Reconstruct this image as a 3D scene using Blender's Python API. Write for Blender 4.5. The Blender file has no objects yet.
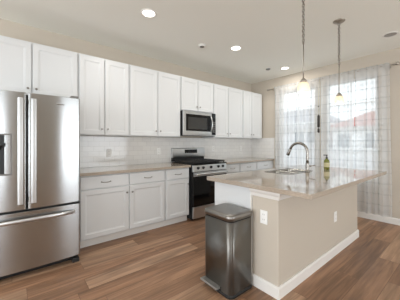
import bpy, bmesh, math, random
from mathutils import Vector, Matrix
random.seed(7)
SC = bpy.context.scene
COL = SC.collection
PI = math.pi

# ------------------------------------------------------------ camera, world, lights, exposure
cd = bpy.data.cameras.new('camera'); cam = bpy.data.objects.new('camera', cd); COL.objects.link(cam)
cam.location = (3.577, 0.0, 1.267)
cam.rotation_euler = (PI/2, 0, 0.8827)
cd.sensor_width = 36.0; cd.sensor_fit = 'HORIZONTAL'
cd.lens = 36.0*227.8/400.0
cd.shift_y = -6.9/400.0
cd.clip_start = 0.02; cd.clip_end = 200
SC.camera = cam

w = bpy.data.worlds.new('world'); SC.world = w; w.use_nodes = True
bg = w.node_tree.nodes['Background']
bg.inputs[0].default_value = (0.90, 0.955, 1.0, 1); bg.inputs[1].default_value = 2.1

def area(name, loc, rot, sx, sy, power, color=(1, 1, 1), parent=None, shape='RECTANGLE'):
    l = bpy.data.lights.new(name, 'AREA'); l.shape = shape; l.size = sx
    if shape == 'RECTANGLE': l.size_y = sy
    l.energy = power; l.color = color
    o = bpy.data.objects.new(name, l); COL.objects.link(o); o.location = loc; o.rotation_euler = rot
    if parent: o.parent = parent
    return o
# fill lamps added to brighten the room, standing in for daylight through unseen openings
area('fill_rear', (3.1, -3.8, 1.2), (PI/2+.18, 0, 0), 4.2, 2.1, 135, (0.92, 0.965, 1.0))
area('fill_right', (7.45, 3.2, 1.2), (PI/2+.18, 0, PI/2), 2.2, 2.1, 62, (0.92, 0.965, 1.0))
area('fill_right_far', (7.45, -1.6, 1.2), (PI/2+.18, 0, PI/2), 2.0, 2.1, 50, (0.92, 0.965, 1.0))

SC.view_settings.view_transform = 'Standard'
SC.view_settings.look = 'None'
SC.view_settings.gamma = 1.0
SC.view_settings.use_curve_mapping = False
SC.view_settings.exposure = 0.1
SC.cycles.use_denoising = True
SC.cycles.max_bounces = 10
SC.cycles.diffuse_bounces = 5
SC.cycles.transparent_max_bounces = 12
SC.cycles.sample_clamp_indirect = 4.0

# ------------------------------------------------------------ materials
def lin(r, g, b):
    f = lambda c: (c/255/12.92) if c/255 <= .04045 else ((c/255+.055)/1.055)**2.4
    return (f(r), f(g), f(b), 1)
def mat(name, col, rough=.5, metal=0, spec=.5, bump=0, bscale=200, coat=0, bdist=.002):
    m = bpy.data.materials.new(name); m.use_nodes = True
    nt = m.node_tree; b = nt.nodes['Principled BSDF']
    b.inputs['Base Color'].default_value = col
    b.inputs['Roughness'].default_value = rough
    b.inputs['Metallic'].default_value = metal
    b.inputs['Specular IOR Level'].default_value = spec
    b.inputs['Coat Weight'].default_value = coat
    if bump:
        tc = nt.nodes.new('ShaderNodeTexCoord'); n = nt.nodes.new('ShaderNodeTexNoise')
        n.inputs['Scale'].default_value = bscale; n.inputs['Detail'].default_value = 3
        bp = nt.nodes.new('ShaderNodeBump'); bp.inputs['Strength'].default_value = bump
        bp.inputs['Distance'].default_value = bdist
        nt.links.new(tc.outputs['Object'], n.inputs['Vector'])
        nt.links.new(n.outputs['Fac'], bp.inputs['Height'])
        nt.links.new(bp.outputs['Normal'], b.inputs['Normal'])
    return m
def N(m, t): return m.node_tree.nodes.new(t)
def LK(m, a, b): m.node_tree.links.new(a, b)
def BS(m): return m.node_tree.nodes['Principled BSDF']

M = {}
M['wall'] = mat('beige_paint', lin(196, 187, 174), .85, bump=.25, bscale=60)
M['ceiling'] = mat('ceiling_paint', lin(240, 240, 233), .9, bump=.3, bscale=45)
M['trim'] = mat('white_trim', lin(232, 230, 226), .4, bump=.02)
M['cab'] = mat('cabinet_paint', lin(215, 217, 218), .38, bump=.02, bscale=90)
M['cabdark'] = mat('cabinet_gap', lin(120, 116, 110), .7)
M['nickel'] = mat('satin_nickel', lin(150, 147, 142), .3, 1)
M['chrome'] = mat('brushed_faucet', lin(148, 144, 138), .27, 1)
M['black'] = mat('black_plastic', lin(20, 20, 21), .35)
M['blackglass'] = mat('black_glass', lin(10, 10, 11), .06, spec=.35, coat=0)
M['iron'] = mat('cast_iron', lin(28, 28, 28), .55, bump=.1)
M['plate'] = mat('outlet_plastic', lin(240, 240, 238), .4)
M['slot'] = mat('outlet_slot', lin(90, 88, 84), .6)
M['pedal'] = mat('pedal_metal', lin(168, 167, 164), .35, .6)
M['chain'] = mat('pale_nickel', lin(138, 131, 123), .35, .7)
M['rubber'] = mat('dark_rubber', lin(30, 29, 28), .7)
M['green'] = mat('olive_soap', lin(112, 116, 44), .25, coat=.4)
M['label'] = mat('pale_label', lin(196, 190, 150), .5)
M['darkorn'] = mat('dark_bronze', lin(62, 58, 55), .5, .4)
M['mull'] = mat('white_vinyl', lin(235, 235, 235), .4)
M['screen'] = mat('mw_window', lin(58, 58, 57), .15, spec=.4)
M['grey'] = mat('grey_plastic', lin(120, 118, 115), .45)
M['shadecap'] = mat('cap_nickel', lin(172, 166, 157), .38, .85)

def steel(name, col, rough, vert=True, an=.9):
    m = mat(name, col, rough, 1)
    tg = N(m, 'ShaderNodeTangent'); tg.direction_type = 'RADIAL'; tg.axis = 'Z'
    LK(m, tg.outputs[0], BS(m).inputs['Tangent']); BS(m).inputs['Anisotropic'].default_value = an; BS(m).inputs['Anisotropic Rotation'].default_value = .25
    tc = N(m, 'ShaderNodeTexCoord'); mp = N(m, 'ShaderNodeMapping'); n = N(m, 'ShaderNodeTexNoise')
    mp.inputs['Scale'].default_value = (300, 300, 4) if vert else (6, 6, 300)
    n.inputs['Scale'].default_value = 1.0; n.inputs['Detail'].default_value = 4
    cr = N(m, 'ShaderNodeMapRange'); cr.inputs['To Min'].default_value = rough-.02; cr.inputs['To Max'].default_value = rough+.03
    LK(m, tc.outputs['Object'], mp.inputs['Vector']); LK(m, mp.outputs['Vector'], n.inputs['Vector'])
    LK(m, n.outputs['Fac'], cr.inputs['Value']); LK(m, cr.outputs['Result'], BS(m).inputs['Roughness'])
    return m
M['steel'] = steel('stainless_steel', lin(178, 180, 181), .20, False)
M['steel2'] = steel('appliance_steel', lin(200, 202, 203), .32, False, 0)
M['darksteel'] = steel('bin_steel', lin(122, 120, 116), .34, True)
M['lidsteel'] = steel('bin_lid_steel', lin(142, 139, 135), .36, False, 0)
M['sinksteel'] = mat('sink_steel', lin(160, 158, 153), .25, 1)

# wood plank floor, planks run along Y
m = mat('plank_floor', lin(150, 115, 90), .42, spec=.4); M['floor'] = m
tc = N(m, 'ShaderNodeTexCoord'); sp = N(m, 'ShaderNodeSeparateXYZ'); cb = N(m, 'ShaderNodeCombineXYZ')
LK(m, tc.outputs['Object'], sp.inputs[0]); LK(m, sp.outputs['Y'], cb.inputs['X']); LK(m, sp.outputs['X'], cb.inputs['Y'])
dv_ = N(m, 'ShaderNodeMath'); dv_.operation = 'DIVIDE'; dv_.inputs[1].default_value = .18; LK(m, sp.outputs['X'], dv_.inputs[0])
fl_ = N(m, 'ShaderNodeMath'); fl_.operation = 'FLOOR'; LK(m, dv_.outputs[0], fl_.inputs[0])
wn_ = N(m, 'ShaderNodeTexWhiteNoise'); wn_.noise_dimensions = '1D'; LK(m, fl_.outputs[0], wn_.inputs['W'])
sh_ = N(m, 'ShaderNodeMath'); sh_.operation = 'MULTIPLY_ADD'; sh_.inputs[1].default_value = 1.22; LK(m, wn_.outputs['Value'], sh_.inputs[0]); LK(m, sp.outputs['Y'], sh_.inputs[2])
LK(m, sh_.outputs[0], cb.inputs['X'])
bk = N(m, 'ShaderNodeTexBrick'); LK(m, cb.outputs[0], bk.inputs['Vector'])
bk.offset = 0; bk.offset_frequency = 2
bk.inputs['Scale'].default_value = 1; bk.inputs['Brick Width'].default_value = 1.22; bk.inputs['Row Height'].default_value = .18
bk.inputs['Mortar Size'].default_value = .0016; bk.inputs['Mortar Smooth'].default_value = .2; bk.inputs['Bias'].default_value = 0
bk.inputs['Color1'].default_value = (0, 0, 0, 1); bk.inputs['Color2'].default_value = (1, 1, 1, 1); bk.inputs['Mortar'].default_value = (0.5, .5, .5, 1)
ramp = N(m, 'ShaderNodeValToRGB'); e = ramp.color_ramp.elements
e[0].position = 0; e[0].color = lin(134, 103, 80); e[1].position = 1; e[1].color = lin(176, 143, 116)
e2 = ramp.color_ramp.elements.new(.5); e2.color = lin(149, 113, 87)
LK(m, bk.outputs['Color'], ramp.inputs['Fac'])
mp = N(m, 'ShaderNodeMapping'); mp.inputs['Scale'].default_value = (1.3, 22, 1)
add = N(m, 'ShaderNodeVectorMath'); add.operation = 'ADD'
sc_ = N(m, 'ShaderNodeVectorMath'); sc_.operation = 'SCALE'; sc_.inputs['Scale'].default_value = 9
LK(m, bk.outputs['Color'], sc_.inputs[0]); LK(m, cb.outputs[0], mp.inputs['Vector'])
LK(m, mp.outputs[0], add.inputs[0]); LK(m, sc_.outputs[0], add.inputs[1])
n1 = N(m, 'ShaderNodeTexNoise'); n1.inputs['Scale'].default_value = 1.0; n1.inputs['Detail'].default_value = 6; n1.inputs['Distortion'].default_value = 1.2
LK(m, add.outputs[0], n1.inputs['Vector'])
mp2 = N(m, 'ShaderNodeMapping'); mp2.inputs['Scale'].default_value = (1.1, 5, 1)
LK(m, add.outputs[0], mp2.inputs['Vector'])
n2 = N(m, 'ShaderNodeTexNoise'); n2.inputs['Scale'].default_value = .8; n2.inputs['Detail'].default_value = 3
n2.inputs['Distortion'].default_value = .8
add2 = N(m, 'ShaderNodeVectorMath'); add2.operation = 'ADD'; LK(m, sc_.outputs[0], add2.inputs[0])
mp2.inputs['Scale'].default_value = (1.6, 11, 1); LK(m, cb.outputs[0], mp2.inputs['Vector']); LK(m, mp2.outputs[0], add2.inputs[1])
LK(m, add2.outputs[0], n2.inputs['Vector'])
r1 = N(m, 'ShaderNodeMapRange'); r1.inputs['From Min'].default_value = .3; r1.inputs['From Max'].default_value = .7; r1.inputs['To Min'].default_value = .66; r1.inputs['To Max'].default_value = 1.25
LK(m, n1.outputs['Fac'], r1.inputs['Value'])
r2 = N(m, 'ShaderNodeMapRange'); r2.inputs['From Min'].default_value = .3; r2.inputs['From Max'].default_value = .7; r2.inputs['To Min'].default_value = .74; r2.inputs['To Max'].default_value = 1.2
LK(m, n2.outputs['Fac'], r2.inputs['Value'])
mu = N(m, 'ShaderNodeMath'); mu.operation = 'MULTIPLY'; LK(m, r1.outputs[0], mu.inputs[0]); LK(m, r2.outputs[0], mu.inputs[1])
mo = N(m, 'ShaderNodeMapRange'); mo.inputs['To Min'].default_value = 1; mo.inputs['To Max'].default_value = .55
LK(m, bk.outputs['Fac'], mo.inputs['Value'])
mu2 = N(m, 'ShaderNodeMath'); mu2.operation = 'MULTIPLY'; LK(m, mu.outputs[0], mu2.inputs[0]); LK(m, mo.outputs[0], mu2.inputs[1])
vm = N(m, 'ShaderNodeVectorMath'); vm.operation = 'SCALE'; LK(m, ramp.outputs['Color'], vm.inputs[0]); LK(m, mu2.outputs[0], vm.inputs['Scale'])
LK(m, vm.outputs[0], BS(m).inputs['Base Color'])
bp = N(m, 'ShaderNodeBump'); bp.inputs['Strength'].default_value = .15; bp.inputs['Distance'].default_value = .002
LK(m, mu2.outputs[0], bp.inputs['Height']); LK(m, bp.outputs[0], BS(m).inputs['Normal'])

# quartz counter: fine speckle
m = mat('tan_quartz', lin(186, 168, 148), .07, spec=.6, coat=.3); M['quartz'] = m
tc = N(m, 'ShaderNodeTexCoord'); n1 = N(m, 'ShaderNodeTexNoise'); n1.inputs['Scale'].default_value = 140; n1.inputs['Detail'].default_value = 4
ra = N(m, 'ShaderNodeValToRGB'); e = ra.color_ramp.elements
e[0].position = .36; e[0].color = lin(150, 138, 124); e[1].position = .64; e[1].color = lin(180, 168, 154)
LK(m, tc.outputs['Object'], n1.inputs['Vector']); LK(m, n1.outputs['Fac'], ra.inputs['Fac']); LK(m, ra.outputs[0], BS(m).inputs['Base Color'])

# white subway tile; plane axis: 'Y' (left wall) or 'X' (back wall)
def tile(name, ax):
    m = mat(name, lin(232, 231, 228), .12, spec=.5, coat=.2)
    tc = N(m, 'ShaderNodeTexCoord'); sp = N(m, 'ShaderNodeSeparateXYZ'); cb = N(m, 'ShaderNodeCombineXYZ')
    LK(m, tc.outputs['Object'], sp.inputs[0]); LK(m, sp.outputs[ax], cb.inputs['X']); LK(m, sp.outputs['Z'], cb.inputs['Y'])
    bk = N(m, 'ShaderNodeTexBrick'); LK(m, cb.outputs[0], bk.inputs['Vector'])
    bk.inputs['Scale'].default_value = 1; bk.inputs['Brick Width'].default_value = .1524; bk.inputs['Row Height'].default_value = .0762
    bk.inputs['Mortar Size'].default_value = .0022; bk.inputs['Mortar Smooth'].default_value = .3
    bk.inputs['Color1'].default_value = lin(232, 231, 228); bk.inputs['Color2'].default_value = lin(226, 225, 223); bk.inputs['Mortar'].default_value = lin(211, 210, 207)
    LK(m, bk.outputs['Color'], BS(m).inputs['Base Color'])
    bp = N(m, 'ShaderNodeBump'); bp.invert = True; bp.inputs['Strength'].default_value = .5; bp.inputs['Distance'].default_value = .002
    LK(m, bk.outputs['Fac'], bp.inputs['Height']); LK(m, bp.outputs[0], BS(m).inputs['Normal'])
    return m
M['tile_y'] = tile('subway_tile', 'Y'); M['tile_x'] = tile('subway_tile_side', 'X')

# sheer plaid curtain (UV in metres)
m = bpy.data.materials.new('sheer_plaid'); m.use_nodes = True; M['sheer'] = m
nt = m.node_tree; nt.nodes.clear()
out = N(m, 'ShaderNodeOutputMaterial'); uv = N(m, 'ShaderNodeUVMap'); uv.uv_map = 'UVMap'
sp = N(m, 'ShaderNodeSeparateXYZ'); LK(m, uv.outputs[0], sp.inputs[0])
def stripe(sock, period, width, off=0.0):
    a = N(m, 'ShaderNodeMath'); a.operation = 'ADD'; a.inputs[1].default_value = off+50*period; LK(m, sock, a.inputs[0])
    d = N(m, 'ShaderNodeMath'); d.operation = 'MODULO'; d.inputs[1].default_value = period; LK(m, a.outputs[0], d.inputs[0])
    l = N(m, 'ShaderNodeMath'); l.operation = 'LESS_THAN'; l.inputs[1].default_value = width; LK(m, d.outputs[0], l.inputs[0])
    return l.outputs[0]
def addn(a, b, ka=1, kb=1):
    x = N(m, 'ShaderNodeMath'); x.operation = 'MULTIPLY'; LK(m, a, x.inputs[0]); x.inputs[1].default_value = ka
    y = N(m, 'ShaderNodeMath'); y.operation = 'MULTIPLY_ADD'; LK(m, b, y.inputs[0]); y.inputs[1].default_value = kb; LK(m, x.outputs[0], y.inputs[2])
    return y.outputs[0]
s1 = stripe(sp.outputs['X'], .19, .021); s2 = stripe(sp.outputs['X'], .19, .055, .1)
s3 = stripe(sp.outputs['Y'], .17, .016); s4 = stripe(sp.outputs['Y'], .34, .05, .1)
thin = addn(s1, s3, .5, .5); wide = addn(s2, s4, .5, .5)
pat = addn(thin, wide, 1.0, .35)
mr = N(m, 'ShaderNodeMapRange'); mr.inputs['To Min'].default_value = .66; mr.inputs['To Max'].default_value = .98; LK(m, pat, mr.inputs['Value'])
cm = N(m, 'ShaderNodeMix'); cm.data_type = 'RGBA'; LK(m, pat, cm.inputs['Factor'])
cm.inputs[6].default_value = lin(244, 245, 246); cm.inputs[7].default_value = lin(172, 176, 177)
df = N(m, 'ShaderNodeBsdfDiffuse'); tl = N(m, 'ShaderNodeBsdfTranslucent'); LK(m, cm.outputs[2], df.inputs[0]); LK(m, cm.outputs[2], tl.inputs[0])
mx = N(m, 'ShaderNodeMixShader'); mx.inputs[0].default_value = .6; LK(m, df.outputs[0], mx.inputs[1]); LK(m, tl.outputs[0], mx.inputs[2])
tr = N(m, 'ShaderNodeBsdfTransparent'); mx2 = N(m, 'ShaderNodeMixShader')
LK(m, mr.outputs[0], mx2.inputs[0]); LK(m, tr.outputs[0], mx2.inputs[1]); LK(m, mx.outputs[0], mx2.inputs[2]); LK(m, mx2.outputs[0], out.inputs[0])

def glassy(name, fac, col=(1, 1, 1, 1)):
    m = bpy.data.materials.new(name); m.use_nodes = True; nt = m.node_tree; nt.nodes.clear()
    out = N(m, 'ShaderNodeOutputMaterial'); g = N(m, 'ShaderNodeBsdfGlossy'); g.inputs['Roughness'].default_value = .02
    t = N(m, 'ShaderNodeBsdfTransparent'); t.inputs[0].default_value = col
    x = N(m, 'ShaderNodeMixShader'); x.inputs[0].default_value = fac
    LK(m, t.outputs[0], x.inputs[1]); LK(m, g.outputs[0], x.inputs[2]); LK(m, x.outputs[0], out.inputs[0]); return m
M['pane'] = glassy('window_pane', .04, (.96, .98, .98, 1))
def frosted(name, col):
    m = bpy.data.materials.new(name); m.use_nodes = True; nt = m.node_tree; nt.nodes.clear()
    out = N(m, 'ShaderNodeOutputMaterial'); d = N(m, 'ShaderNodeBsdfDiffuse'); t = N(m, 'ShaderNodeBsdfTranslucent')
    d.inputs[0].default_value = col; t.inputs[0].default_value = col
    x = N(m, 'ShaderNodeMixShader'); x.inputs[0].default_value = .6
    g = N(m, 'ShaderNodeBsdfGlossy'); g.inputs['Roughness'].default_value = .2; x2 = N(m, 'ShaderNodeMixShader'); x2.inputs[0].default_value = .06
    LK(m, d.outputs[0], x.inputs[1]); LK(m, t.outputs[0], x.inputs[2]); LK(m, x.outputs[0], x2.inputs[1]); LK(m, g.outputs[0], x2.inputs[2]); LK(m, x2.outputs[0], out.inputs[0]); return m
M['shade'] = frosted('alabaster_glass', lin(242, 236, 224))
def emis(name, col, st):
    m = bpy.data.materials.new(name); m.use_nodes = True; b = BS(m)
    b.inputs['Base Color'].default_value = col; b.inputs['Emission Color'].default_value = col; b.inputs['Emission Strength'].default_value = st; return m
M['lamp'] = emis('lamp_diffuser', (1, .95, .86, 1), 5)
M['bulb'] = emis('bulb', (1, .90, .74, 1), 3)
M['lampoff'] = mat('unlit_diffuser', lin(150, 146, 140), .4)
# outdoors
M['stucco'] = mat('pale_stucco', lin(214, 210, 214), .9, bump=.2, bscale=20)
M['stucco2'] = mat('white_stucco', lin(228, 226, 226), .9, bump=.2, bscale=20)
M['ground'] = mat('pale_concrete', lin(200, 198, 194), .95, bump=.3, bscale=8)
M['roofgrey'] = mat('grey_shingle', lin(150, 148, 156), .9, bump=.5, bscale=12)
M['houseglass'] = mat('house_window_glass', lin(96, 108, 120), .1)
M['fence'] = mat('fence_white', lin(206, 204, 206), .6)
m = mat('red_roof_tile', lin(178, 96, 84), .85); M['roofred'] = m
tc = N(m, 'ShaderNodeTexCoord'); wv = N(m, 'ShaderNodeTexWave'); wv.inputs['Scale'].default_value = 4; wv.bands_direction = 'X'
bp = N(m, 'ShaderNodeBump'); bp.inputs['Strength'].default_value = .7; bp.inputs['Distance'].default_value = .05
LK(m, tc.outputs['Object'], wv.inputs['Vector']); LK(m, wv.outputs['Fac'], bp.inputs['Height']); LK(m, bp.outputs[0], BS(m).inputs['Normal'])

# ------------------------------------------------------------ mesh helpers (world coordinates)
class MB:
    def __init__(s): s.v = []; s.f = []; s.sm = []; s.uv = None
    def face(s, idx, smooth=False): s.f.append(tuple(idx)); s.sm.append(smooth)
    def vs(s, pts): b = len(s.v); s.v += [tuple(p) for p in pts]; return list(range(b, b+len(pts)))
    def box(s, x0, x1, y0, y1, z0, z1):
        a = s.vs([(x0, y0, z0), (x1, y0, z0), (x1, y1, z0), (x0, y1, z0), (x0, y0, z1), (x1, y0, z1), (x1, y1, z1), (x0, y1, z1)])
        for q in ((0, 3, 2, 1), (4, 5, 6, 7), (0, 1, 5, 4), (1, 2, 6, 5), (2, 3, 7, 6), (3, 0, 4, 7)): s.face([a[i] for i in q])
        return s
    def loops(s, rings, cap=True, smooth=False, closed=True):
        R = [s.vs(r) for r in rings]; n = len(R[0])
        for A, B in zip(R, R[1:]):
            for i in range(n if closed else n-1):
                j = (i+1) % n; s.face((A[i], A[j], B[j], B[i]), smooth)
        if cap: s.face(R[0][::-1]); s.face(R[-1])
        return s
    def lathe(s, c, prof, n=32, axis='Z', cap=True, smooth=True):
        rings = []
        for r, h in prof:
            ring = []
            for i in range(n):
                t = 2*PI*i/n; a, b = r*math.cos(t), r*math.sin(t)
                if axis == 'Z': p = (c[0]+a, c[1]+b, c[2]+h)
                elif axis == 'X': p = (c[0]+h, c[1]+a, c[2]+b)
                else: p = (c[0]+b, c[1]+h, c[2]+a)
                ring.append(p)
            rings.append(ring)
        return s.loops(rings, cap, smooth)
    def tube(s, pts, r, n=12, cap=True):
        pts = [Vector(p) for p in pts]; rr = r if isinstance(r, (list, tuple)) else [r]*len(pts)
        T = [(pts[min(i+1, len(pts)-1)]-pts[max(i-1, 0)]).normalized() for i in range(len(pts))]
        up = Vector((0, 0, 1)) if abs(T[0].z) < .9 else Vector((1, 0, 0))
        u = T[0].cross(up).normalized(); rings = []
        for p, t, q in zip(pts, T, rr):
            u = (u-t*u.dot(t)).normalized(); v = t.cross(u)
            rings.append([p+u*q*math.cos(2*PI*i/n)+v*q*math.sin(2*PI*i/n) for i in range(n)])
        return s.loops(rings, cap, True)
    def torus(s, c, R1, r, nrm, n=14, k=6, stretch=1.0):
        nrm = Vector(nrm).normalized(); up = Vector((0, 0, 1)); a = nrm.cross(up).normalized(); rings = []
        for i in range(n):
            t = 2*PI*i/n; d = a*math.cos(t)+up*math.sin(t)*stretch; dn = (a*math.cos(t)+up*math.sin(t))
            o = Vector(c)+d*R1
            rings.append([o+dn*r*math.cos(2*PI*j/k)+nrm*r*math.sin(2*PI*j/k) for j in range(k)])
        rings.append(rings[0]); return s.loops(rings, False, True)
    def prism(s, poly, z0, z1, smooth=False):   # poly in XY
        return s.loops([[(x, y, z0) for x, y in poly], [(x, y, z1) for x, y in poly]], True, smooth)
    def ring(s, outer, inner, z0, z1):          # slab with a hole, equal length loops
        a = s.vs([(x, y, z0) for x, y in outer]); b = s.vs([(x, y, z1) for x, y in outer])
        c = s.vs([(x, y, z0) for x, y in inner]); d = s.vs([(x, y, z1) for x, y in inner]); n = len(a)
        for i in range(n):
            j = (i+1) % n
            s.face((a[i], a[j], b[j], b[i])); s.face((b[i], b[j], d[j], d[i])); s.face((d[i], d[j], c[j], c[i])); s.face((c[i], c[j], a[j], a[i]))
        return s
BASE = {}
def build(name, mb, material, parent=None, bevel=0, seg=2, smooth=None, label=None):
    off = BASE[parent.name] if parent else Vector((0, 0, 0))
    me = bpy.data.meshes.new(name)
    me.from_pydata([tuple(Vector(p)-off) for p in mb.v], [], mb.f)
    for p, sm in zip(me.polygons, mb.sm): p.use_smooth = sm if smooth is None else smooth
    if mb.uv:
        ul = me.uv_layers.new(name='UVMap')
        for l in me.loops: ul.data[l.index].uv = mb.uv[l.vertex_index]
    bm = bmesh.new(); bm.from_mesh(me); bmesh.ops.recalc_face_normals(bm, faces=bm.faces); bm.to_mesh(me); bm.free()
    me.materials.append(material)
    o = bpy.data.objects.new(name, me); COL.objects.link(o)
    if parent: o.parent = parent
    BASE[o.name] = off
    if bevel:
        b = o.modifiers.new('bevel', 'BEVEL'); b.width = bevel; b.segments = seg; b.limit_method = 'ANGLE'; b.angle_limit = .6
        b.harden_normals = True
        for p in me.polygons: p.use_smooth = True if smooth is None else smooth
    if label: o['label'] = label
    return o
def thing(name, loc, label, cat, group=None):
    o = bpy.data.objects.new(name, None); COL.objects.link(o); o.location = loc; o.empty_display_size = .1
    BASE[o.name] = Vector(loc); o['label'] = label; o['category'] = cat
    if group: o['group'] = group
    return o
def solo(o, label, cat, group=None):
    o['label'] = label; o['category'] = cat
    if group: o['group'] = group
    return o
def struct(name, mb, material, **k):
    o = build(name, mb, material, **k)
    if not o.parent: o['kind'] = 'structure'
    return o
def B(*a): return MB().box(*a)
def rrect(x0, x1, y0, y1, r, n=6):
    p = []
    for cx, cy, a0 in ((x1-r, y1-r, 0), (x0+r, y1-r, 90), (x0+r, y0+r, 180), (x1-r, y0+r, 270)):
        for i in range(n+1):
            a = math.radians(a0+90*i/n); p.append((cx+r*math.cos(a), cy+r*math.sin(a)))
    return p

# ------------------------------------------------------------ setting
BY = 4.605; CZ = 2.74; XR = 7.2; YF = -3.6
struct('floor', B(-.1, XR+.1, YF-.1, BY+.15, -.1, 0), M['floor'])
struct('ceiling', B(-.1, XR+.1, YF-.1, BY+.15, CZ, CZ+.1), M['ceiling'])
struct('wall_left', B(-.1, 0, YF, BY, 0, CZ), M['wall'])
W1 = (.78, 1.555); W2 = (1.735, 2.545); WZ = (.66, 2.40)
mb = MB().box(-.1, W1[0], BY, BY+.15, 0, CZ).box(W1[0], W1[1], BY, BY+.15, 0, WZ[0]).box(W1[0], W1[1], BY, BY+.15, WZ[1], CZ)
mb.box(W1[1], W2[0], BY, BY+.15, 0, CZ).box(W2[0], W2[1], BY, BY+.15, 0, WZ[0]).box(W2[0], W2[1], BY, BY+.15, WZ[1], CZ).box(W2[1], XR+.1, BY, BY+.15, 0, CZ)
struct('wall_back', mb, M['wall'])
mb = MB().box(XR, XR+.1, YF, -2.6, 0, CZ).box(XR, XR+.1, -.6, 2.1, 0, CZ).box(XR, XR+.1, 4.3, BY, 0, CZ)
for a, b in ((-2.6, -.6), (2.1, 4.3)): mb.box(XR, XR+.1, a, b, 0, .3).box(XR, XR+.1, a, b, 2.4, CZ)
struct('wall_right', mb, M['wall'])
mb = MB().box(-.1, 1.0, YF-.1, YF, 0, CZ).box(5.2, XR+.1, YF-.1, YF, 0, CZ).box(1.0, 5.2, YF-.1, YF, 0, .3).box(1.0, 5.2, YF-.1, YF, 2.4, CZ)
struct('wall_front', mb, M['wall'])
def baseprof(L0, L1, face, ax, sgn):
    # baseboard with a small bevelled top, on plane 'face', projecting sgn
    mb = MB(); P = [(0, 0), (.014, 0), (.014, .085), (.008, .1), (0, .1)]
    r = []
    for L in (L0, L1):
        r.append([((L, face+sgn*a, z) if ax == 'X' else (face+sgn*a, L, z)) for a, z in P])
    return mb.loops(r)
struct('baseboard_back', baseprof(.66, XR, BY-.0005, 'X', -1), M['trim'])
struct('baseboard_left', baseprof(YF, -.42, .0005, 'Y', 1), M['trim'])
struct('baseboard_right', baseprof(YF, BY-.02, XR-.0005, 'Y', -1), M['trim'])

def window(name, x0, x1, z0, z1):
    y0, y1 = BY+.06, BY+.12
    t = .045
    fr = MB().box(x0, x0+t, y0, y1, z0, z1).box(x1-t, x1, y0, y1, z0, z1).box(x0+t, x1-t, y0, y1, z0, z0+t).box(x0+t, x1-t, y0, y1, z1-t, z1)
    f = build(name, fr, M['mull'], bevel=.003); f['kind'] = 'structure'
    zm = 1.53; xm = (x0+x1)/2
    build('meeting_rail', MB().box(x0+t, x1-t, y0+.005, y1-.005, zm-.03, zm+.03), M['mull'], f, bevel=.003)
    g = MB()
    for zz in ((z0+zm)/2, (zm+z1)/2): g.box(x0+t, x1-t, y0+.02, y0+.038, zz-.011, zz+.011)
    g.box(xm-.011, xm+.011, y0+.018, y0+.04, z0+t, z1-t)
    build('muntins', g, M['mull'], f)
    build('pane', MB().box(x0+t-.01, x1-t+.01, y0+.026, y0+.032, z0+t-.01, z1-t+.01), M['pane'], f)
    build('window_sill', MB().box(x0, x1, BY-.012, y0, z0, z0+.016), M['trim'], f, bevel=.003)
window('window_1', *W1, *WZ); window('window_2', *W2, *WZ)

# ------------------------------------------------------------ outdoors
struct('ground', B(-40, 40, BY+.2, 60, -.35, -.15), M['ground'])
fn = thing('garden_fence', (-2, 13, -.15), 'low pale fence in the yard outside the windows, in front of the houses', 'fence')
build('fence_panel', B(-14, 8, 13, 13.05, -.15, .86), M['fence'], fn)
build('top_rail', B(-14, 8, 12.97, 13.08, .86, .95), M['fence'], fn, bevel=.01)
def hip(mb, x0, x1, y0, y1, z0, z1, rx0, rx1):
    ym = (y0+y1)/2
    a = mb.vs([(x0, y0, z0), (x1, y0, z0), (x1, y1, z0), (x0, y1, z0), (rx0, ym, z1), (rx1, ym, z1)])
    for q in ((0, 1, 5, 4), (1, 2, 5), (2, 3, 4, 5), (3, 0, 4), (3, 2, 1, 0)): mb.face([a[i] for i in q])
    return mb
def house(x0, x1, y0, y1, ze, zr, rx0, rx1, wm, rm, label, wins):
    t = thing('neighbor_house', ((x0+x1)/2, y0, -.15), label, 'house')
    build('wall', B(x0+.35, x1-.35, y0+.35, y1-.35, -.15, ze), wm, t)
    r = build('roof', hip(MB(), x0, x1, y0, y1, ze+.16, zr, rx0, rx1), rm, t)
    build('fascia', B(x0, x1, y0, y1, ze, ze+.16), M['trim'], t)
    for (a, b, c, d) in wins:
        y = y0+.35
        fr = MB().box(a-.07, b+.07, y-.05, y+.02, c-.07, c).box(a-.07, b+.07, y-.05, y+.02, d, d+.07).box(a-.07, a, y-.05, y+.02, c, d).box(b, b+.07, y-.05, y+.02, c, d)
        w_ = build('window', fr, M['mull'], t)
        build('pane', B(a, b, y-.02, y+.01, c, d), M['houseglass'], w_)
    return t
house(-3.6, 2.4, 18, 25, 2.25, 3.75, -1.7, .6, M['stucco2'], M['roofred'], 'pale house with a red tiled roof seen through the right window', [(-2.9, -2.0, .95, 1.95), (-1.2, -.7, .95, 1.95), (.2, 1.1, .95, 1.95)])
house(-11, -3.9, 18, 26, 2.75, 4.6, -8.5, -6.2, M['stucco'], M['roofgrey'], 'pale house with a grey roof and two windows seen through the left window', [(-6.14, -5.38, 1.25, 2.15), (-5.14, -4.44, 1.25, 2.15)])

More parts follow.
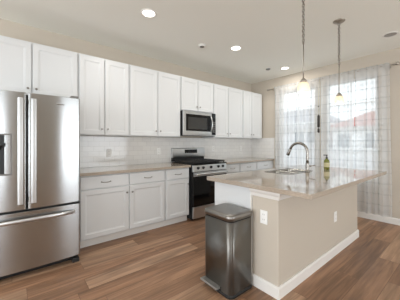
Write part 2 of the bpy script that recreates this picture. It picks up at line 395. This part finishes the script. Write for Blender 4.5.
# ------------------------------------------------------------ cabinets
DF = .02       # door thickness
def door_mb(y0, y1, z0, z1, x0, fr=.055, rec=.007):
    """recessed-panel door facing +X; back face at x0"""
    x1 = x0+DF; mb = MB()
    def rect(i, x): return [(x, y0+i, z0+i), (x, y1-i, z0+i), (x, y1-i, z1-i), (x, y0+i, z1-i)]
    mb.loops([rect(0, x0), rect(0, x1-.003), rect(.003, x1), rect(fr, x1), rect(fr+.004, x1-rec*.6), rect(fr+.012, x1-rec*.7), rect(fr+.016, x1-rec)])
    return mb
def slab_mb(y0, y1, z0, z1, x0):
    x1 = x0+DF; mb = MB()
    def rect(i, x): return [(x, y0+i, z0+i), (x, y1-i, z0+i), (x, y1-i, z1-i), (x, y0+i, z1-i)]
    return mb.loops([rect(0, x0), rect(0, x1-.003), rect(.003, x1)])
def knob(parent, x, y, z):
    build('knob', MB().lathe((x, y, z), [(.004, 0), (.004, .012), (.008, .016), (.0125, .021), (.0125, .026), (.008, .029)], 20, 'X'), M['nickel'], parent)
def pull(parent, x, y, z, L=.11):
    mb = MB(); pts = []
    for i in range(13):
        t = -1+2*i/12; pts.append((x+.004+.024*(1-abs(t)**3.5), y+t*L/2, z-.006*(1-t*t)))
    mb.tube(pts, .0045, 10)
    for s in (-1, 1): mb.lathe((x, y+s*L/2, z), [(.008, 0), (.008, .003), (.005, .008)], 14, 'X')
    build('pull', mb, M['nickel'], parent)
def upper(y0, y1, z0, z1, label, split, single=False):
    D = .33
    t = thing('upper_cabinet', (0, (y0+y1)/2, z0), label, 'cabinet', 'white upper wall cabinets')
    build('cabinet_body', B(.001, D, y0+.001, y1-.001, z0, z1), M['cab'], t, bevel=.0015)
    g = .012
    for a, b, ky in ((y0+g, split-g*.55, -1), (split+g*.55, y1-g, 1)):
        d = build('door', door_mb(a, b, z0+.010, z1-.022, D+.001), M['cab'], t, smooth=False)
        kk = (b-.032) if ky < 0 else (a+.032)
        knob(d, D+.001+DF, kk, z0+.085)
    return t
UT, UB = 2.425, 1.372
upper(-.30, .645, 1.80, UT, 'short white upper cabinet above the refrigerator', .17)
upper(.647, 1.318, UB, UT, 'tall narrow two-door white upper cabinet just right of the refrigerator', .97)
upper(1.320, 2.228, UB, UT, 'tall wide two-door white upper cabinet just left of the microwave', 1.785)
upper(2.230, 2.992, 1.835, UT, 'short white upper cabinet directly above the microwave', 2.606)
upper(2.994, 3.862, UB, UT, 'tall two-door white upper cabinet just right of the microwave', 3.40)
upper(3.864, 4.56, UB, UT, 'last tall white upper cabinet in the corner next to the window wall', 4.168)

def basecab(y0, y1, label, splits, knobs, x_wall=.001, ends=(.0, .0)):
    D = .60
    t = thing('base_cabinet', (0, (y0+y1)/2, 0), label, 'cabinet', 'white base cabinets along the left wall')
    build('cabinet_body', B(x_wall, D, y0+.001, y1-.001, .10, .874), M['cab'], t, bevel=.0015)
    build('toe_kick', B(x_wall+.02, .545, y0+.001, y1-.001, 0, .0995), M['trim'], t)
    ys = [y0]+splits+[y1]
    for i in range(len(ys)-1):
        a = ys[i]+(.014 if i == 0 else .008); b = ys[i+1]-(.014 if i == len(ys)-2 else .008)
        dr = build('drawer', slab_mb(a, b, .712, .862, D+.001), M['cab'], t, smooth=False)
        pull(dr, D+.001+DF, (a+b)/2, .785)
        dd = build('door', door_mb(a, b, .115, .697, D+.001), M['cab'], t, smooth=False)
        ky = b-.03 if knobs[i] > 0 else a+.03
        knob(dd, D+.001+DF, ky, .615)
    return t
basecab(.60, 1.765, 'wide white base cabinet with two drawers over two doors beside the refrigerator', [1.205], [1, -1])
basecab(1.767, 2.215, 'narrow white base cabinet with one drawer over one door, just left of the gas range', [], [1])
basecab(3.02, 3.448, 'narrow white base cabinet with one drawer just right of the gas range', [], [-1])
basecab(3.450, 3.99, 'white base cabinet with one drawer, second to the right of the gas range', [], [1])
basecab(3.992, 4.60, 'white base cabinet in the corner by the curtained window', [], [-1])

o = build('countertop', B(.0135, .65, .575, 2.222, .876, .914), M['quartz'], bevel=.004); solo(o, 'tan stone countertop between the refrigerator and the gas range', 'countertop', 'tan wall countertops')
o = build('countertop', B(.0135, .65, 3.012, 4.592, .876, .914), M['quartz'], bevel=.004); solo(o, 'tan stone countertop in the far corner right of the gas range', 'countertop', 'tan wall countertops')
o = build('tile_backsplash', B(.0005, .013, .575, 4.592, .877, UB-.001), M['tile_y']); solo(o, 'white subway tile backsplash along the long cabinet wall', 'backsplash')
o = build('tile_backsplash', B(.0005, .65, BY-.0125, BY-.0005, .915, 1.385), M['tile_x']); solo(o, 'short white tile backsplash on the window wall beside the curtain', 'backsplash')

# ------------------------------------------------------------ outlets
def outlet(axis, c, label, group=None):
    """axis: 'X' faces +X, 'Y' faces -Y"""
    t = thing('wall_outlet', c, label, 'outlet', group)
    def bx(d0, d1, a0, a1, z0, z1):
        x, y, z = c
        if axis == 'X': return B(x+d0, x+d1, y+a0, y+a1, z+z0, z+z1)
        return B(x+a0, x+a1, y-d1, y-d0, z+z0, z+z1)
    build('cover_plate', bx(0.0005, .006, -.036, .036, -.058, .058), M['plate'], t, bevel=.0025)
    for s in (-1, 1):
        r = build('receptacle', bx(.006, .0085, -.017, .017, s*.022-.015, s*.022+.015), M['plate'], t, bevel=.002)
        sl = MB()
        for q in (-.007, .007):
            b_ = bx(.0085, .0088, q-.0015, q+.0015, s*.022-.003, s*.022+.007)
            k = len(sl.v); sl.v += b_.v; sl.f += [tuple(i+k for i in f) for f in b_.f]; sl.sm += b_.sm
        build('slot', sl, M['slot'], r)
    return t
outlet('X', (.0135, 1.135, 1.118), 'white outlet on the tile nearest the refrigerator', 'outlets on the tiled wall')
outlet('X', (.0135, 1.985, 1.125), 'white outlet on the tile just left of the gas range', 'outlets on the tiled wall')
outlet('X', (.0135, 3.29, 1.15), 'white outlet on the tile just right of the gas range', 'outlets on the tiled wall')
outlet('X', (.0135, 4.18, 1.14), 'white outlet on the tile nearest the window-wall corner', 'outlets on the tiled wall')
outlet('Y', (2.415, 1.668, .632), 'white outlet on the narrow end of the beige island wall, right of the bin')
outlet('X', (2.5505, 2.834, .43), 'white outlet on the long beige side of the island wall')

# ------------------------------------------------------------ refrigerator
FY0, FYM, FY1 = -.352, .105, .560
fr = thing('refrigerator', (.4, (FY0+FY1)/2, 0), 'stainless steel french-door refrigerator with a bottom freezer drawer', 'refrigerator')
build('door_gasket', MB().box(.8005, .835, FY0+.02, FY1-.02, .08, .64).box(.8005, .835, FY0+.02, FY1-.02, .6401, 1.73), M['black'], fr)
build('fridge_body', B(.03, .80, FY0+.01, FY1-.01, .04, 1.735), M['grey'], fr, bevel=.006)
def bowed(y0, y1, z0, z1, xb, xf, bow):
    # front bulges towards +X over the whole width of the refrigerator
    poly = []
    yc, hw = (FY0+FY1)/2, (FY1-FY0)/2
    n = 16; r = .012
    fx = lambda y: xf+bow*(1-((y-yc)/hw)**2)
    poly.append((xb, y0)); poly.append((fx(y0)-r, y0))
    for i in range(1, 5):
        a = PI/2*i/4; poly.append((fx(y0)-r+r*math.sin(a), y0+r*(1-math.cos(a))))
    for i in range(1, n): y = y0+r+(y1-y0-2*r)*i/n; poly.append((fx(y), y))
    for i in range(0, 5):
        a = PI/2*i/4; poly.append((fx(y1)-r+r*math.cos(a), y1-r+r*math.sin(a)))
    poly.append((xb, y1))
    mb = MB(); mb.loops([[(x, y, z0) for x, y in poly], [(x, y, z1) for x, y in poly]], True, True)
    return mb, fx
for nm, a, b in (('l', FY0, FYM-.006), ('r', FYM+.006, FY1)):
    mb, fx = bowed(a, b, .645, 1.742, .805, .870, .022)
    d = build('door', mb, M['steel'], fr, bevel=.004, seg=2)
    yh = .055 if nm == 'l' else .155
    hx = fx(yh)
    # flat-fronted vertical bar handle on two posts
    hb = MB(); ring = []
    rr = rrect(hx+.028, hx+.052, yh-.021, yh+.021, .008, 4)
    pts = []
    for z, s in ((.705, .0), (.715, .0), (.8, 0), (1.60, 0), (1.675, 0), (1.685, 0)):
        pts.append([(x, y, z) for x, y in rr])
    hb.loops(pts, True, True)
    hb.box(hx-.002, hx+.03, yh-.012, yh+.012, .715, .755).box(hx-.002, hx+.03, yh-.012, yh+.012, 1.635, 1.675)
    build('handle', hb, M['steel2'], d, bevel=.003)
    if nm == 'l':
        sx = fx(-.13)
        dp = MB()
        y0, y1, z0, z1 = -.262, -.005, .975, 1.352
        dp.box(sx-.004, sx+.008, y0, y0+.012, z0, z1).box(sx-.004, sx+.008, y1-.012, y1, z0, z1).box(sx-.004, sx+.008, y0+.012, y1-.012, z0, z0+.014).box(sx-.004, sx+.008, y0+.012, y1-.012, z1-.014, z1)
        build('dispenser_frame', dp, M['grey'], d, bevel=.002)
        build('dispenser_recess', B(sx-.003, sx+.003, y0+.012, y1-.012, z0+.014, z1-.014), M['black'], d)
        build('dispenser_spout', MB().lathe((sx+.012, (y0+y1)/2+.03, 1.2), [(.02, 0), (.03, .03), (.045, .04), (.045, .05)], 20).box(sx, sx+.012, -.17, -.05, 1.235, 1.27), M['black'], d)
        build('dispenser_paddle', B(sx+.003, sx+.010, (y0+y1)/2-.03, (y0+y1)/2+.03, 1.03, 1.17), M['grey'], d, bevel=.003)
    else:
        build('badge', B(fx(.37)-.001, fx(.37)+.002, .345, .41, 1.652, 1.664), M['nickel'], d)
mb, fx = bowed(FY0, FY1, .075, .624, .805, .870, .022)
dw = build('freezer_drawer', mb, M['steel'], fr, bevel=.004)
hb = MB(); rings = []
for i in range(25):
    t = -1+2*i/24; y = (FY0+FY1)/2+t*.405; xx = fx(y)+.012+.042*(1-t**4); rings.append([(xx+.009*math.cos(a), y, .556-.006*(t*t)+.019*math.sin(a)) for a in [2*PI*k/14 for k in range(14)]])
hb.loops(rings, True, True)
for s in (-1, 1):
    y = (FY0+FY1)/2+s*.385; hb.box(fx(y)-.002, fx(y)+.03, y-.012, y+.012, .538, .564)
build('handle', hb, M['steel2'], dw)
build('base_grille', B(.10, .80, FY0+.02, FY1-.02, .012, .068), M['black'], fr)
for s in (FY0+.04, FY1-.04): build('foot', B(.80, .868, s-.032, s+.032, .0, .045), M['rubber'], fr, bevel=.004)
for s in (FY0+.05, FY1-.05): build('hinge_cover', B(.72, .86, s-.035, s+.035, 1.744, 1.768), M['grey'], fr, bevel=.006)
build('hinge_cover', B(.806, .885, FY1-.05, FY1-.005, .630, .643), M['black'], fr)

# ------------------------------------------------------------ gas range
RY0, RY1 = 2.232, 2.998
rg = thing('gas_range', (.35, (RY0+RY1)/2, 0), 'stainless and black gas range between the base cabinets', 'stove')
build('range_body', B(.02, .655, RY0, RY1, .03, .905), M['black'], rg, bevel=.003)
build('cooktop', B(.07, .69, RY0-.002, RY1+.002, .906, .925), M['blackglass'], rg, bevel=.005)
mb = MB().loops([[(.018, y, .93), (.075, y, .93), (.075, y, 1.0), (.018, y, 1.0)] for y in (RY0+.01, RY1-.01)])
build('backguard_base', mb, M['black'], rg, bevel=.003)
mb = MB().loops([[(.018, y, 1.002), (.085, y, 1.002), (.092, y, 1.02), (.078, y, 1.165), (.068, y, 1.175), (.018, y, 1.175)] for y in (RY0+.004, RY1-.004)])
bgd = build('backguard', mb, M['steel2'], rg, bevel=.003)
mb = MB().loops([[(.078, y, 1.075), (.0885, y, 1.075), (.0815, y, 1.145), (.072, y, 1.145)] for y in (2.50, 2.80)])
build('control_display', mb, M['blackglass'], bgd, bevel=.002)
for i in range(6): build('button', B(.083, .0895, 2.53+.045*i, 2.548+.045*i, 1.088, 1.094), M['grey'], bgd)
# grates
for g in range(3):
    a = RY0+.02+g*.245; b = a+.235; mb = MB()
    zt = .958
    for yy in (a, b): mb.box(.12, .66, yy-.007 if yy == b else yy, yy if yy == b else yy+.007, .935, zt)
    for xx in (.12, .385, .653): mb.box(xx, xx+.007, a, b, .935, zt)
    for xx in (.2, .255, .31, .46, .52, .58): mb.box(xx, xx+.008, a+.02, b-.02, .945, zt+.002)
    ym = (a+b)/2; mb.box(.12, .66, ym-.005, ym+.005, .945, zt)
    for xx in (.13, .645):
        for yy in (a+.008, b-.008): mb.box(xx-.006, xx+.006, yy-.006, yy+.006, .9255, .94)
    build('burner_grate', mb, M['iron'], rg, bevel=.0015)
for x, y in ((.24, RY0+.14), (.53, RY0+.14), (.24, RY1-.14), (.53, RY1-.14), (.385, (RY0+RY1)/2)):
    build('burner', MB().lathe((x, y, .9255), [(.05, 0), (.05, .006), (.038, .009), (.038, .015), (.03, .018)], 24), M['iron'], rg)
# slanted control panel
mb = MB().loops([[(.656, y, .80), (.700, y, .80), (.700, y, .815), (.672, y, .905), (.656, y, .905)] for y in (RY0, RY1)])
cp = build('control_panel', mb, M['steel2'], rg, bevel=.003)
for i, y in enumerate((RY0+.10, RY0+.21, (RY0+RY1)/2, RY1-.21, RY1-.10)):
    k = MB().lathe((0, 0, 0), [(.024, 0), (.024, .006), (.019, .008), (.017, .026), (.013, .029)], 20, 'X')
    k.box(.028, .034, -.004, .004, -.017, .017)
    rot = Matrix.Translation((.690, y, .858)) @ Matrix.Rotation(-math.radians(17), 4, 'Y')
    k.v = [tuple(rot @ Vector(p)) for p in k.v]
    build('knob', k, M['black'], cp)
dr = build('oven_door', B(.656, .694, RY0+.004, RY1-.004, .235, .795), M['blackglass'], rg, bevel=.004)
build('door_trim', B(.694, .698, RY0+.004, RY1-.004, .725, .792), M['steel2'], dr, bevel=.001)
hb = MB().tube([(.745, RY0+.03+(RY1-RY0-.06)*i/12, .762) for i in range(13)], .014, 14)
for s in (RY0+.06, RY1-.06): hb.box(.695, .745, s-.01, s+.01, .752, .772)
build('handle', hb, M['steel2'], dr)
build('oven_window', B(.6942, .6955, RY0+.10, RY1-.10, .34, .66), M['blackglass'], dr)
dd = build('storage_drawer', B(.656, .692, RY0+.004, RY1-.004, .045, .228), M['steel2'], rg, bevel=.004)
for s in (RY0+.05, RY1-.05):
    for x in (.08, .60): build('foot', MB().lathe((x, s, 0), [(.018, 0), (.018, .03)], 16), M['rubber'], rg)

# ------------------------------------------------------------ microwave
MY0, MY1, MZ0, MZ1 = 2.236, 2.988, 1.408, 1.828
mw = thing('microwave', (.2, (MY0+MY1)/2, MZ0), 'stainless over-the-range microwave mounted under the short cabinet', 'microwave')
build('microwave_body', B(.014, .385, MY0, MY1, MZ0, MZ1), M['black'], mw, bevel=.003)
build('vent_grille', B(.20, .405, MY0+.01, MY1-.01, MZ0-.012, MZ0-.001), M['black'], mw)
yd = MY1-.10
dr = build('door', B(.386, .412, MY0, yd, MZ0+.012, MZ1-.004), M['steel2'], mw, bevel=.004)
build('door_glass', B(.412, .4145, MY0+.055, yd-.004, MZ0+.072, MZ1-.055), M['blackglass'], dr, bevel=.001)
build('viewing_window', B(.4145, .4155, MY0+.10, yd-.12, MZ0+.105, MZ1-.105), M['screen'], dr)
hb = MB(); yh = yd-.025
hb.tube([(.414+.044*math.sin(PI*i/14), yh, MZ0+.065+(MZ1-MZ0-.12)*i/14) for i in range(15)], .011, 12)
build('handle', hb, M['steel2'], dr)
c = build('control_panel', B(.386, .413, yd+.003, MY1, MZ0+.012, MZ1-.004), M['blackglass'], mw, bevel=.003)
kp = MB()
for i in range(3):
    for j in range(6): kp.box(.413, .4136, yd+.022+i*.024, yd+.036+i*.024, MZ0+.06+j*.036, MZ0+.078+j*.036)
build('keypad', kp, M['grey'], c)
build('bottom_strip', B(.386, .41, MY0, MY1, MZ0-.004, MZ0+.010), M['steel2'], mw, bevel=.001)

# ------------------------------------------------------------ island
IX0, IX1, IY0, IY1 = 1.755, 2.856, 1.585, 3.635
KX0, KX1, KY0, KY1 = 2.29, 2.55, 1.668, 3.60
ic = thing('island_cabinet', (2.05, 2.6, 0), 'white island base cabinet with a plain end panel behind the trash can', 'cabinet')
build('cabinet_body', MB().box(1.82, KX0-.002, 1.672, 1.70, .0, .874).box(1.80, 1.82, 1.70, 3.60, .10, .874).box(1.82, KX0-.002, 3.57, 3.60, .0, .874).box(1.82, KX0-.002, 1.70, 3.57, .1, .12), M['cab'], ic, bevel=.002)
build('end_panel', B(1.80, KX0-.014, 1.664, 1.671, .0, .874), M['cab'], ic, bevel=.001)
build('end_trim', B(KX0-.013, KX0-.002, 1.655, 1.671, .0, .874), M['trim'], ic, bevel=.002)
def mdoor(x, y0, y1, z0, z1, slab=False):
    mb = slab_mb(y0, y1, z0, z1, 0) if slab else door_mb(y0, y1, z0, z1, 0)
    mb.v = [(x-a, b, c) for a, b, c in mb.v]; return mb
ys = [1.70, 2.16, 2.62, 3.10, 3.60]
for i in range(4):
    a, b = ys[i]+.01, ys[i+1]-.01
    d = build('drawer', mdoor(1.799, a, b, .712, .862, True), M['cab'], ic)
    d = build('door', mdoor(1.799, a, b, .115, .697), M['cab'], ic)
    build('knob', MB().lathe((1.779, b-.03, .615), [(.004, 0), (.004, -.012), (.0125, -.021), (.0125, -.026), (.008, -.029)], 20, 'X'), M['nickel'], d)
kw = thing('island_half_wall', (2.42, 2.6, 0), 'beige painted half wall carrying the seating side of the island', 'half wall')
build('wall_core', B(KX0, KX1, KY0, KY1, 0, .873), M['wall'], kw, bevel=.006, seg=3)
P = [(0, 0), (.014, 0), (.014, .082), (.008, .1), (0, .1)]
mb = MB(); path = [(KX0-.001, KY0, 0, -1), (KX1, KY0, 1, -1), (KX1, KY1, 1, 1), (KX0-.001, KY1, 0, 1)]
mb.loops([[(x+sx*(a+.0006), y+sy*(a+.0006), z) for a, z in P] for x, y, sx, sy in path])
build('baseboard', mb, M['trim'], kw)
P = [(0, .80), (.006, .80), (.012, .806), (.02, .83), (.04, .853), (.046, .873), (0, .873)]
mb = MB(); mb.loops([[(x+sx*(a+.0006), y+sy*(a+.0006), z) for a, z in P] for x, y, sx, sy in path])
build('top_moulding', mb, M['trim'], kw)
SX0, SX1, SY0, SY1 = 1.915, 2.245, 2.40, 2.96
out_ = rrect(IX0, IX1, IY0, IY1, .012, 3); inn = rrect(SX0, SX1, SY0, SY1, .04, 3)
o = build('island_countertop', MB().ring(out_, inn, .876, .914), M['quartz'], bevel=.003); solo(o, 'large tan polished stone countertop on the island, overhanging its seating side', 'countertop')

sk = thing('kitchen_sink', ((SX0+SX1)/2, (SY0+SY1)/2, .67), 'stainless double-bowl sink set into the island countertop beside the faucet', 'sink')
ym = 2.67
for a, b in ((SY0, ym-.01), (ym+.01, SY1)):
    mb = MB(); R0 = rrect(SX0+.003, SX1-.003, a+(.003 if a == SY0 else 0), b-(.003 if b == SY1 else 0), .04); R1 = rrect(SX0+.006, SX1-.006, a+.006, b-.006, .04); R2 = rrect(SX0+.05, SX1-.05, a+.05, b-.05, .03)
    mb.loops([[(x, y, .914) for x, y in R0], [(x, y, .90) for x, y in R1], [(x, y, .71) for x, y in R1], [(x, y, .69) for x, y in R2]], False, True)
    mb.face(list(range(len(mb.v)-len(R2), len(mb.v))))
    bo = build('bowl', mb, M['sinksteel'], sk)
    s_ = bo.modifiers.new('thickness', 'SOLIDIFY'); s_.thickness = .0015; s_.offset = -1
    build('drain', MB().lathe(((SX0+SX1)/2, (a+b)/2, .6915), [(.042, 0), (.042, .003), (.02, .002)], 20), M['nickel'], bo)
build('divider', B(SX0+.002, SX1-.002, ym-.012, ym+.012, .80, .906), M['sinksteel'], sk, bevel=.006)
build('rim', MB().ring(rrect(SX0-.016, SX1+.012, SY0-.016, SY1+.016, .05), rrect(SX0+.003, SX1-.003, SY0+.003, SY1-.003, .04), .9145, .918), M['sinksteel'], sk, bevel=.001)

fa = thing('kitchen_faucet', (2.275, 2.75, .914), 'brushed steel gooseneck faucet on the island beside the sink', 'faucet')
fx_, fy_ = 2.275, 2.75
build('faucet_base', MB().lathe((fx_, fy_, .9145), [(.028, 0), (.028, .006), (.022, .012), (.019, .05), (.021, .075), (.019, .11), (.014, .125)], 24), M['chrome'], fa)
pts = [(fx_, fy_, 1.035)]; pts += [(fx_, fy_, 1.035+.03*i) for i in range(1, 5)]
R_ = .112
for i in range(1, 17):
    a = PI*i/18; pts.append((fx_-R_+R_*math.cos(a), fy_, 1.155+R_*math.sin(a)))
build('spout', MB().tube(pts, .016, 14), M['chrome'], fa)
p0 = Vector(pts[-1]); dv = (Vector(pts[-1])-Vector(pts[-2])).normalized()
build('spray_head', MB().tube([p0-dv*.005, p0+dv*.02, p0+dv*.05, p0+dv*.085, p0+dv*.09], [.015, .0165, .0185, .022, .019], 16), M['chrome'], fa)
build('handle', MB().tube([(fx_+.012, fy_+.0, .985), (fx_+.03, fy_+.02, .992), (fx_+.07, fy_+.05, 1.0)], [.012, .008, .006], 12), M['chrome'], fa)

sb = thing('soap_bottle', (2.29, 3.2, .914), 'olive green soap bottle with a black pump standing on the island', 'soap bottle')
bx_, by_ = 2.29, 3.27
build('bottle', MB().loops([[(x, y, z) for x, y in rrect(bx_-w_, bx_+w_, by_-w_, by_+w_, w_*.6, 4)] for z, w_ in ((.9145, .028), (.918, .031), (1.025, .031), (1.04, .026), (1.05, .014), (1.06, .013))], True, True), M['green'], sb)
build('label', MB().loops([[(x, y, z) for x, y in rrect(bx_-.0318, bx_+.0318, by_-.0318, by_+.0318, .019, 4)] for z in (.945, 1.005)], False, True), M['label'], sb)
build('pump', MB().lathe((bx_, by_, 1.06), [(.014, 0), (.014, .016), (.006, .018), (.006, .038), (.012, .04), (.012, .05)], 16).box(bx_-.04, bx_, by_-.005, by_+.005, 1.099, 1.109), M['black'], sb)

# ------------------------------------------------------------ trash can
TX0, TX1, TY0, TY1, TH = 1.985, 2.325, 1.345, 1.63, .678
tb = thing('trash_can', ((TX0+TX1)/2, (TY0+TY1)/2, 0), 'tall brushed steel step trash can standing at the end of the island', 'trash can')
def binpoly(i=0):
    # flattened front with large soft corners on the front, tight ones behind
    x0, x1, y0, y1 = TX0+i, TX1-i, TY0+i, TY1-i; p = []
    for cx, cy, r, a0 in ((x1-.03, y1-.03, .03, 0), (x0+.03, y1-.03, .03, 90), (x0+.05, y0+.05, .05, 180), (x1-.05, y0+.05, .05, 270)):
        for k in range(9):
            a = math.radians(a0+90*k/8); p.append((cx+r*math.cos(a), cy+r*math.sin(a)))
    return p
pl = lambda i, z: [(x, y, z) for x, y in binpoly(i)]
build('can_body', MB().loops([pl(.0, .03), pl(0, TH-.058)], True, True), M['darksteel'], tb)
build('base_ring', MB().loops([pl(.004, .0), pl(-.003, .004), pl(-.003, .024), pl(.002, .03)], True, True), M['rubber'], tb)
build('collar', MB().loops([pl(.004, TH-.0578), pl(.004, TH-.048)], True, True), M['rubber'], tb)
build('lid', MB().loops([pl(-.003, TH-.0478), pl(-.004, TH-.012), pl(.002, TH-.004), pl(.012, TH), pl(.03, TH+.002)], True, True), M['lidsteel'], tb)
pd = MB(); xa, xb = TX0+.02, TX1-.115
pd.loops([[(xa, y, z), (xb, y, z), (xb, y, z+.018), (xa, y, z+.018)] for y, z in ((TY0+.01, .046), (TY0-.03, .046), (TY0-.05, .050))])
build('pedal', pd, M['pedal'], tb, bevel=.004)
build('pedal_slot', B(xa-.008, xb+.008, TY0-.002, TY0+.002, .031, .062), M['rubber'], tb)

# ------------------------------------------------------------ curtains
RODY, RODZ = 4.50, 2.475
rd = thing('curtain_rod', (1.66, RODY, RODZ), 'slim brushed metal curtain rod with round finials above both windows', 'curtain rod')
build('rod', MB().tube([(.60, RODY, RODZ), (1.66, RODY, RODZ), (2.755, RODY, RODZ)], .0095, 14), M['shadecap'], rd)
for s, x in ((-1, .60), (1, 2.755)):
    build('finial', MB().lathe((x, RODY, RODZ), [(.012, 0), (.02, s*.01), (.02, s*.018), (.012, s*.026), (.022, s*.04), (.028, s*.055), (.022, s*.072), (.006, s*.08)], 20, 'X'), M['shadecap'], rd)
for x in (.66, 1.64, 2.70):
    build('bracket', MB().tube([(x, BY-.001, RODZ-.01), (x, RODY, RODZ-.012)], .006, 10).lathe((x, BY-.008, RODZ-.01), [(.02, 0), (.02, .007)], 18, 'Y').box(x-.006, x+.006, RODY-.013, RODY+.013, RODZ-.02, RODZ-.0095), M['shadecap'], rd)
def curtain(x0, x1, zb, label, seed, flare=0.0, yo=0.0):
    rnd = random.Random(seed); mb = MB(); nx, nz = 130, 44; W = x1-x0; zt = 2.505
    ph = rnd.random()*6; k1 = 2*PI*W/.105/W; arc = 0; us = []; px = py = None
    for i in range(nx+1):
        s = i/nx; x = x0+W*s
        f = math.sin(k1*(x-x0)+ph+.7*math.sin(9*s+ph))
        if px is not None: arc += math.hypot(x-px, (f-py)*.018)
        px, py = x, f; us.append((x, f, arc))
    uvs = []
    for j in range(nz+1):
        t = j/nz; z = zt+(zb-zt)*t
        for x, f, a in us:
            sx = (x-x0)/W
            amp = .012+.016*min(1, t*3) if t > .012 else .010
            low = .6+.4*math.sin(3*sx+seed)
            yy = RODY-.002+yo+f*amp*(.7+.3*low)+.012*t*math.sin(5*sx*PI+seed+1.3*t)
            pinch = 1.0
            zz = z + (.012*abs(f) if j == 0 else 0)
            if t < .03: yy = RODY-.0130-.004*f if j % 2 else RODY-.0130-.006*f
            xx = x+flare*t*sx + .006*math.sin(7*t+sx*11+seed)*t
            mb.v.append((xx, min(yy, BY-.03), zz)); uvs.append((a, zt-z))
    for j in range(nz):
        for i in range(nx):
            a = j*(nx+1)+i; mb.face((a, a+1, a+nx+2, a+nx+1), True)
    mb.uv = uvs
    o = build('curtain', mb, M['sheer']); solo(o, label, 'curtain', 'sheer plaid curtain panels')
    return o
curtain(.715, 1.207, .12, 'sheer plaid curtain panel farthest left, beside the tiled corner', 1)
curtain(1.215, 1.683, .12, 'sheer plaid curtain panel behind the gooseneck faucet', 2)
curtain(1.693, 2.245, .12, 'sheer plaid curtain panel behind the soap bottle', 3)
curtain(2.255, 2.72, .12, 'sheer plaid curtain panel farthest right, hanging past the island', 4, flare=.03)
ho = thing('hanging_ornament', (1.685, 4.44, 1.46), 'slender dark ornament hanging on a cord in the gap between the curtains', 'ornament')
build('cord', MB().tube([(1.685, 4.44, 1.80), (1.685, 4.44, 2.1), (1.685, 4.46, 2.40), (1.685, 4.478, 2.47)], .0022, 6), M['label'], ho)
build('bead', MB().lathe((1.685, 4.44, 1.955), [(.004, -.012), (.012, -.006), (.012, .006), (.004, .012)], 12), M['darkorn'], ho)
build('tassel', MB().lathe((1.685, 4.44, 1.56), [(.010, 0), (.022, .01), (.022, .21), (.012, .235), (.006, .245)], 16), M['darkorn'], ho)
build('weight', MB().lathe((1.685, 4.44, 1.46), [(.008, 0), (.020, .012), (.020, .07), (.008, .085), (.003, .1001)], 16), M['darkorn'], ho)

# ------------------------------------------------------------ ceiling fittings
def pendant(x, y, label):
    t = thing('pendant_light', (x, y, CZ), label, 'pendant light', 'pendant lights over the island')
    build('canopy', MB().lathe((x, y, CZ), [(.065, -.0005), (.065, -.006), (.05, -.018), (.02, -.026), (.008, -.034)], 28), M['shadecap'], t)
    mb = MB(); z = CZ-.045; i = 0
    while z > 2.20:
        mb.torus((x, y, z), .0115, .0034, (1, 0, 0) if i % 2 else (0, 1, 0), 12, 5, 1.35); z -= .0235; i += 1
    build('chain', mb, M['chain'], t)
    mb = MB().tube([(x+.007*math.cos(a_*.9), y+.007*math.sin(a_*.9), CZ-.03-a_*.0228) for a_ in range(24)], .0026, 5)
    build('cord', mb, M['chain'], t)
    build('stem', MB().tube([(x, y, 2.205), (x, y, 2.0), (x, y, 1.872)], .0055, 12), M['shadecap'], t)
    build('shade_cap', MB().lathe((x, y, 1.835), [(.030, 0), (.030, .012), (.020, .028), (.008, .038), (.0055, .045)], 24), M['shadecap'], t)
    mb = MB().lathe((x, y, 1.738), [(.050, 0), (.053, .008), (.053, .03), (.049, .055), (.043, .078), (.034, .094), (.022, .098)], 32, cap=False)
    s = build('lamp_shade', mb, M['shade'], t)
    so = s.modifiers.new('thickness', 'SOLIDIFY'); so.thickness = .003; so.offset = -1
    build('bulb', MB().lathe((x, y, 1.752), [(.004, 0), (.016, .005), (.022, .018), (.020, .036), (.012, .055), (.011, .085)], 18), M['bulb'], t)
    l = bpy.data.lights.new('bulb_light', 'POINT'); l.energy = .8; l.color = (1, .92, .80); l.shadow_soft_size = .03
    lo = bpy.data.objects.new('bulb_light', l); COL.objects.link(lo); lo.location = (0, 0, 1.725-CZ); lo.parent = t
pendant(2.545, 2.10, 'pendant light with a frosted glass shade nearer the camera, over the island')
pendant(2.52, 3.04, 'pendant light with a frosted glass shade nearer the window, its ceiling canopy in view')

def can(x, y, label, on=True, r=.078):
    t = thing('ceiling_light', (x, y, CZ), label, 'ceiling light', 'recessed ceiling lights')
    build('trim_ring', MB().lathe((x, y, CZ), [(r, -.0005), (r+.012, -.0005), (r+.012, -.004), (r, -.010), (r-.008, -.008), (r-.01, -.0005)], 36, cap=False), M['trim'], t)
    build('diffuser', MB().lathe((x, y, CZ), [(r-.010, -.0008), (r-.010, -.005), (.01, -.007)], 36), M['lamp'] if on else M['lampoff'], t)
    if on: area('ceiling_glow', (0, 0, -.02), (0, 0, 0), .13, .13, 7, (1, .96, .9), t, 'DISK')
can(1.215, 1.19, 'lit round ceiling light nearest the refrigerator')
can(1.205, 2.67, 'lit round ceiling light in the middle of the row, opposite the microwave')
can(1.185, 4.125, 'lit round ceiling light nearest the window wall')
can(2.83, 3.95, 'unlit round ceiling light at the right, near the window wall', False)
t = thing('smoke_detector', (.955, 2.195, CZ), 'white smoke detector on the ceiling left of the middle ceiling light', 'smoke detector')
build('detector_body', MB().lathe((.955, 2.195, CZ), [(.055, -.0005), (.055, -.012), (.048, -.026), (.02, -.032)], 30), M['trim'], t)
build('detector_vents', MB().lathe((.955, 2.195, CZ), [(.036, -.0275), (.036, -.031), (.022, -.034)], 24), M['slot'], t)
o = build('ceiling_sensor', MB().lathe((.94, 3.92, CZ), [(.045, -.0005), (.045, -.008), (.035, -.018), (.01, -.02)], 28), M['grey']); solo(o, 'small grey round ceiling device just left of the far ceiling light', 'ceiling sensor')
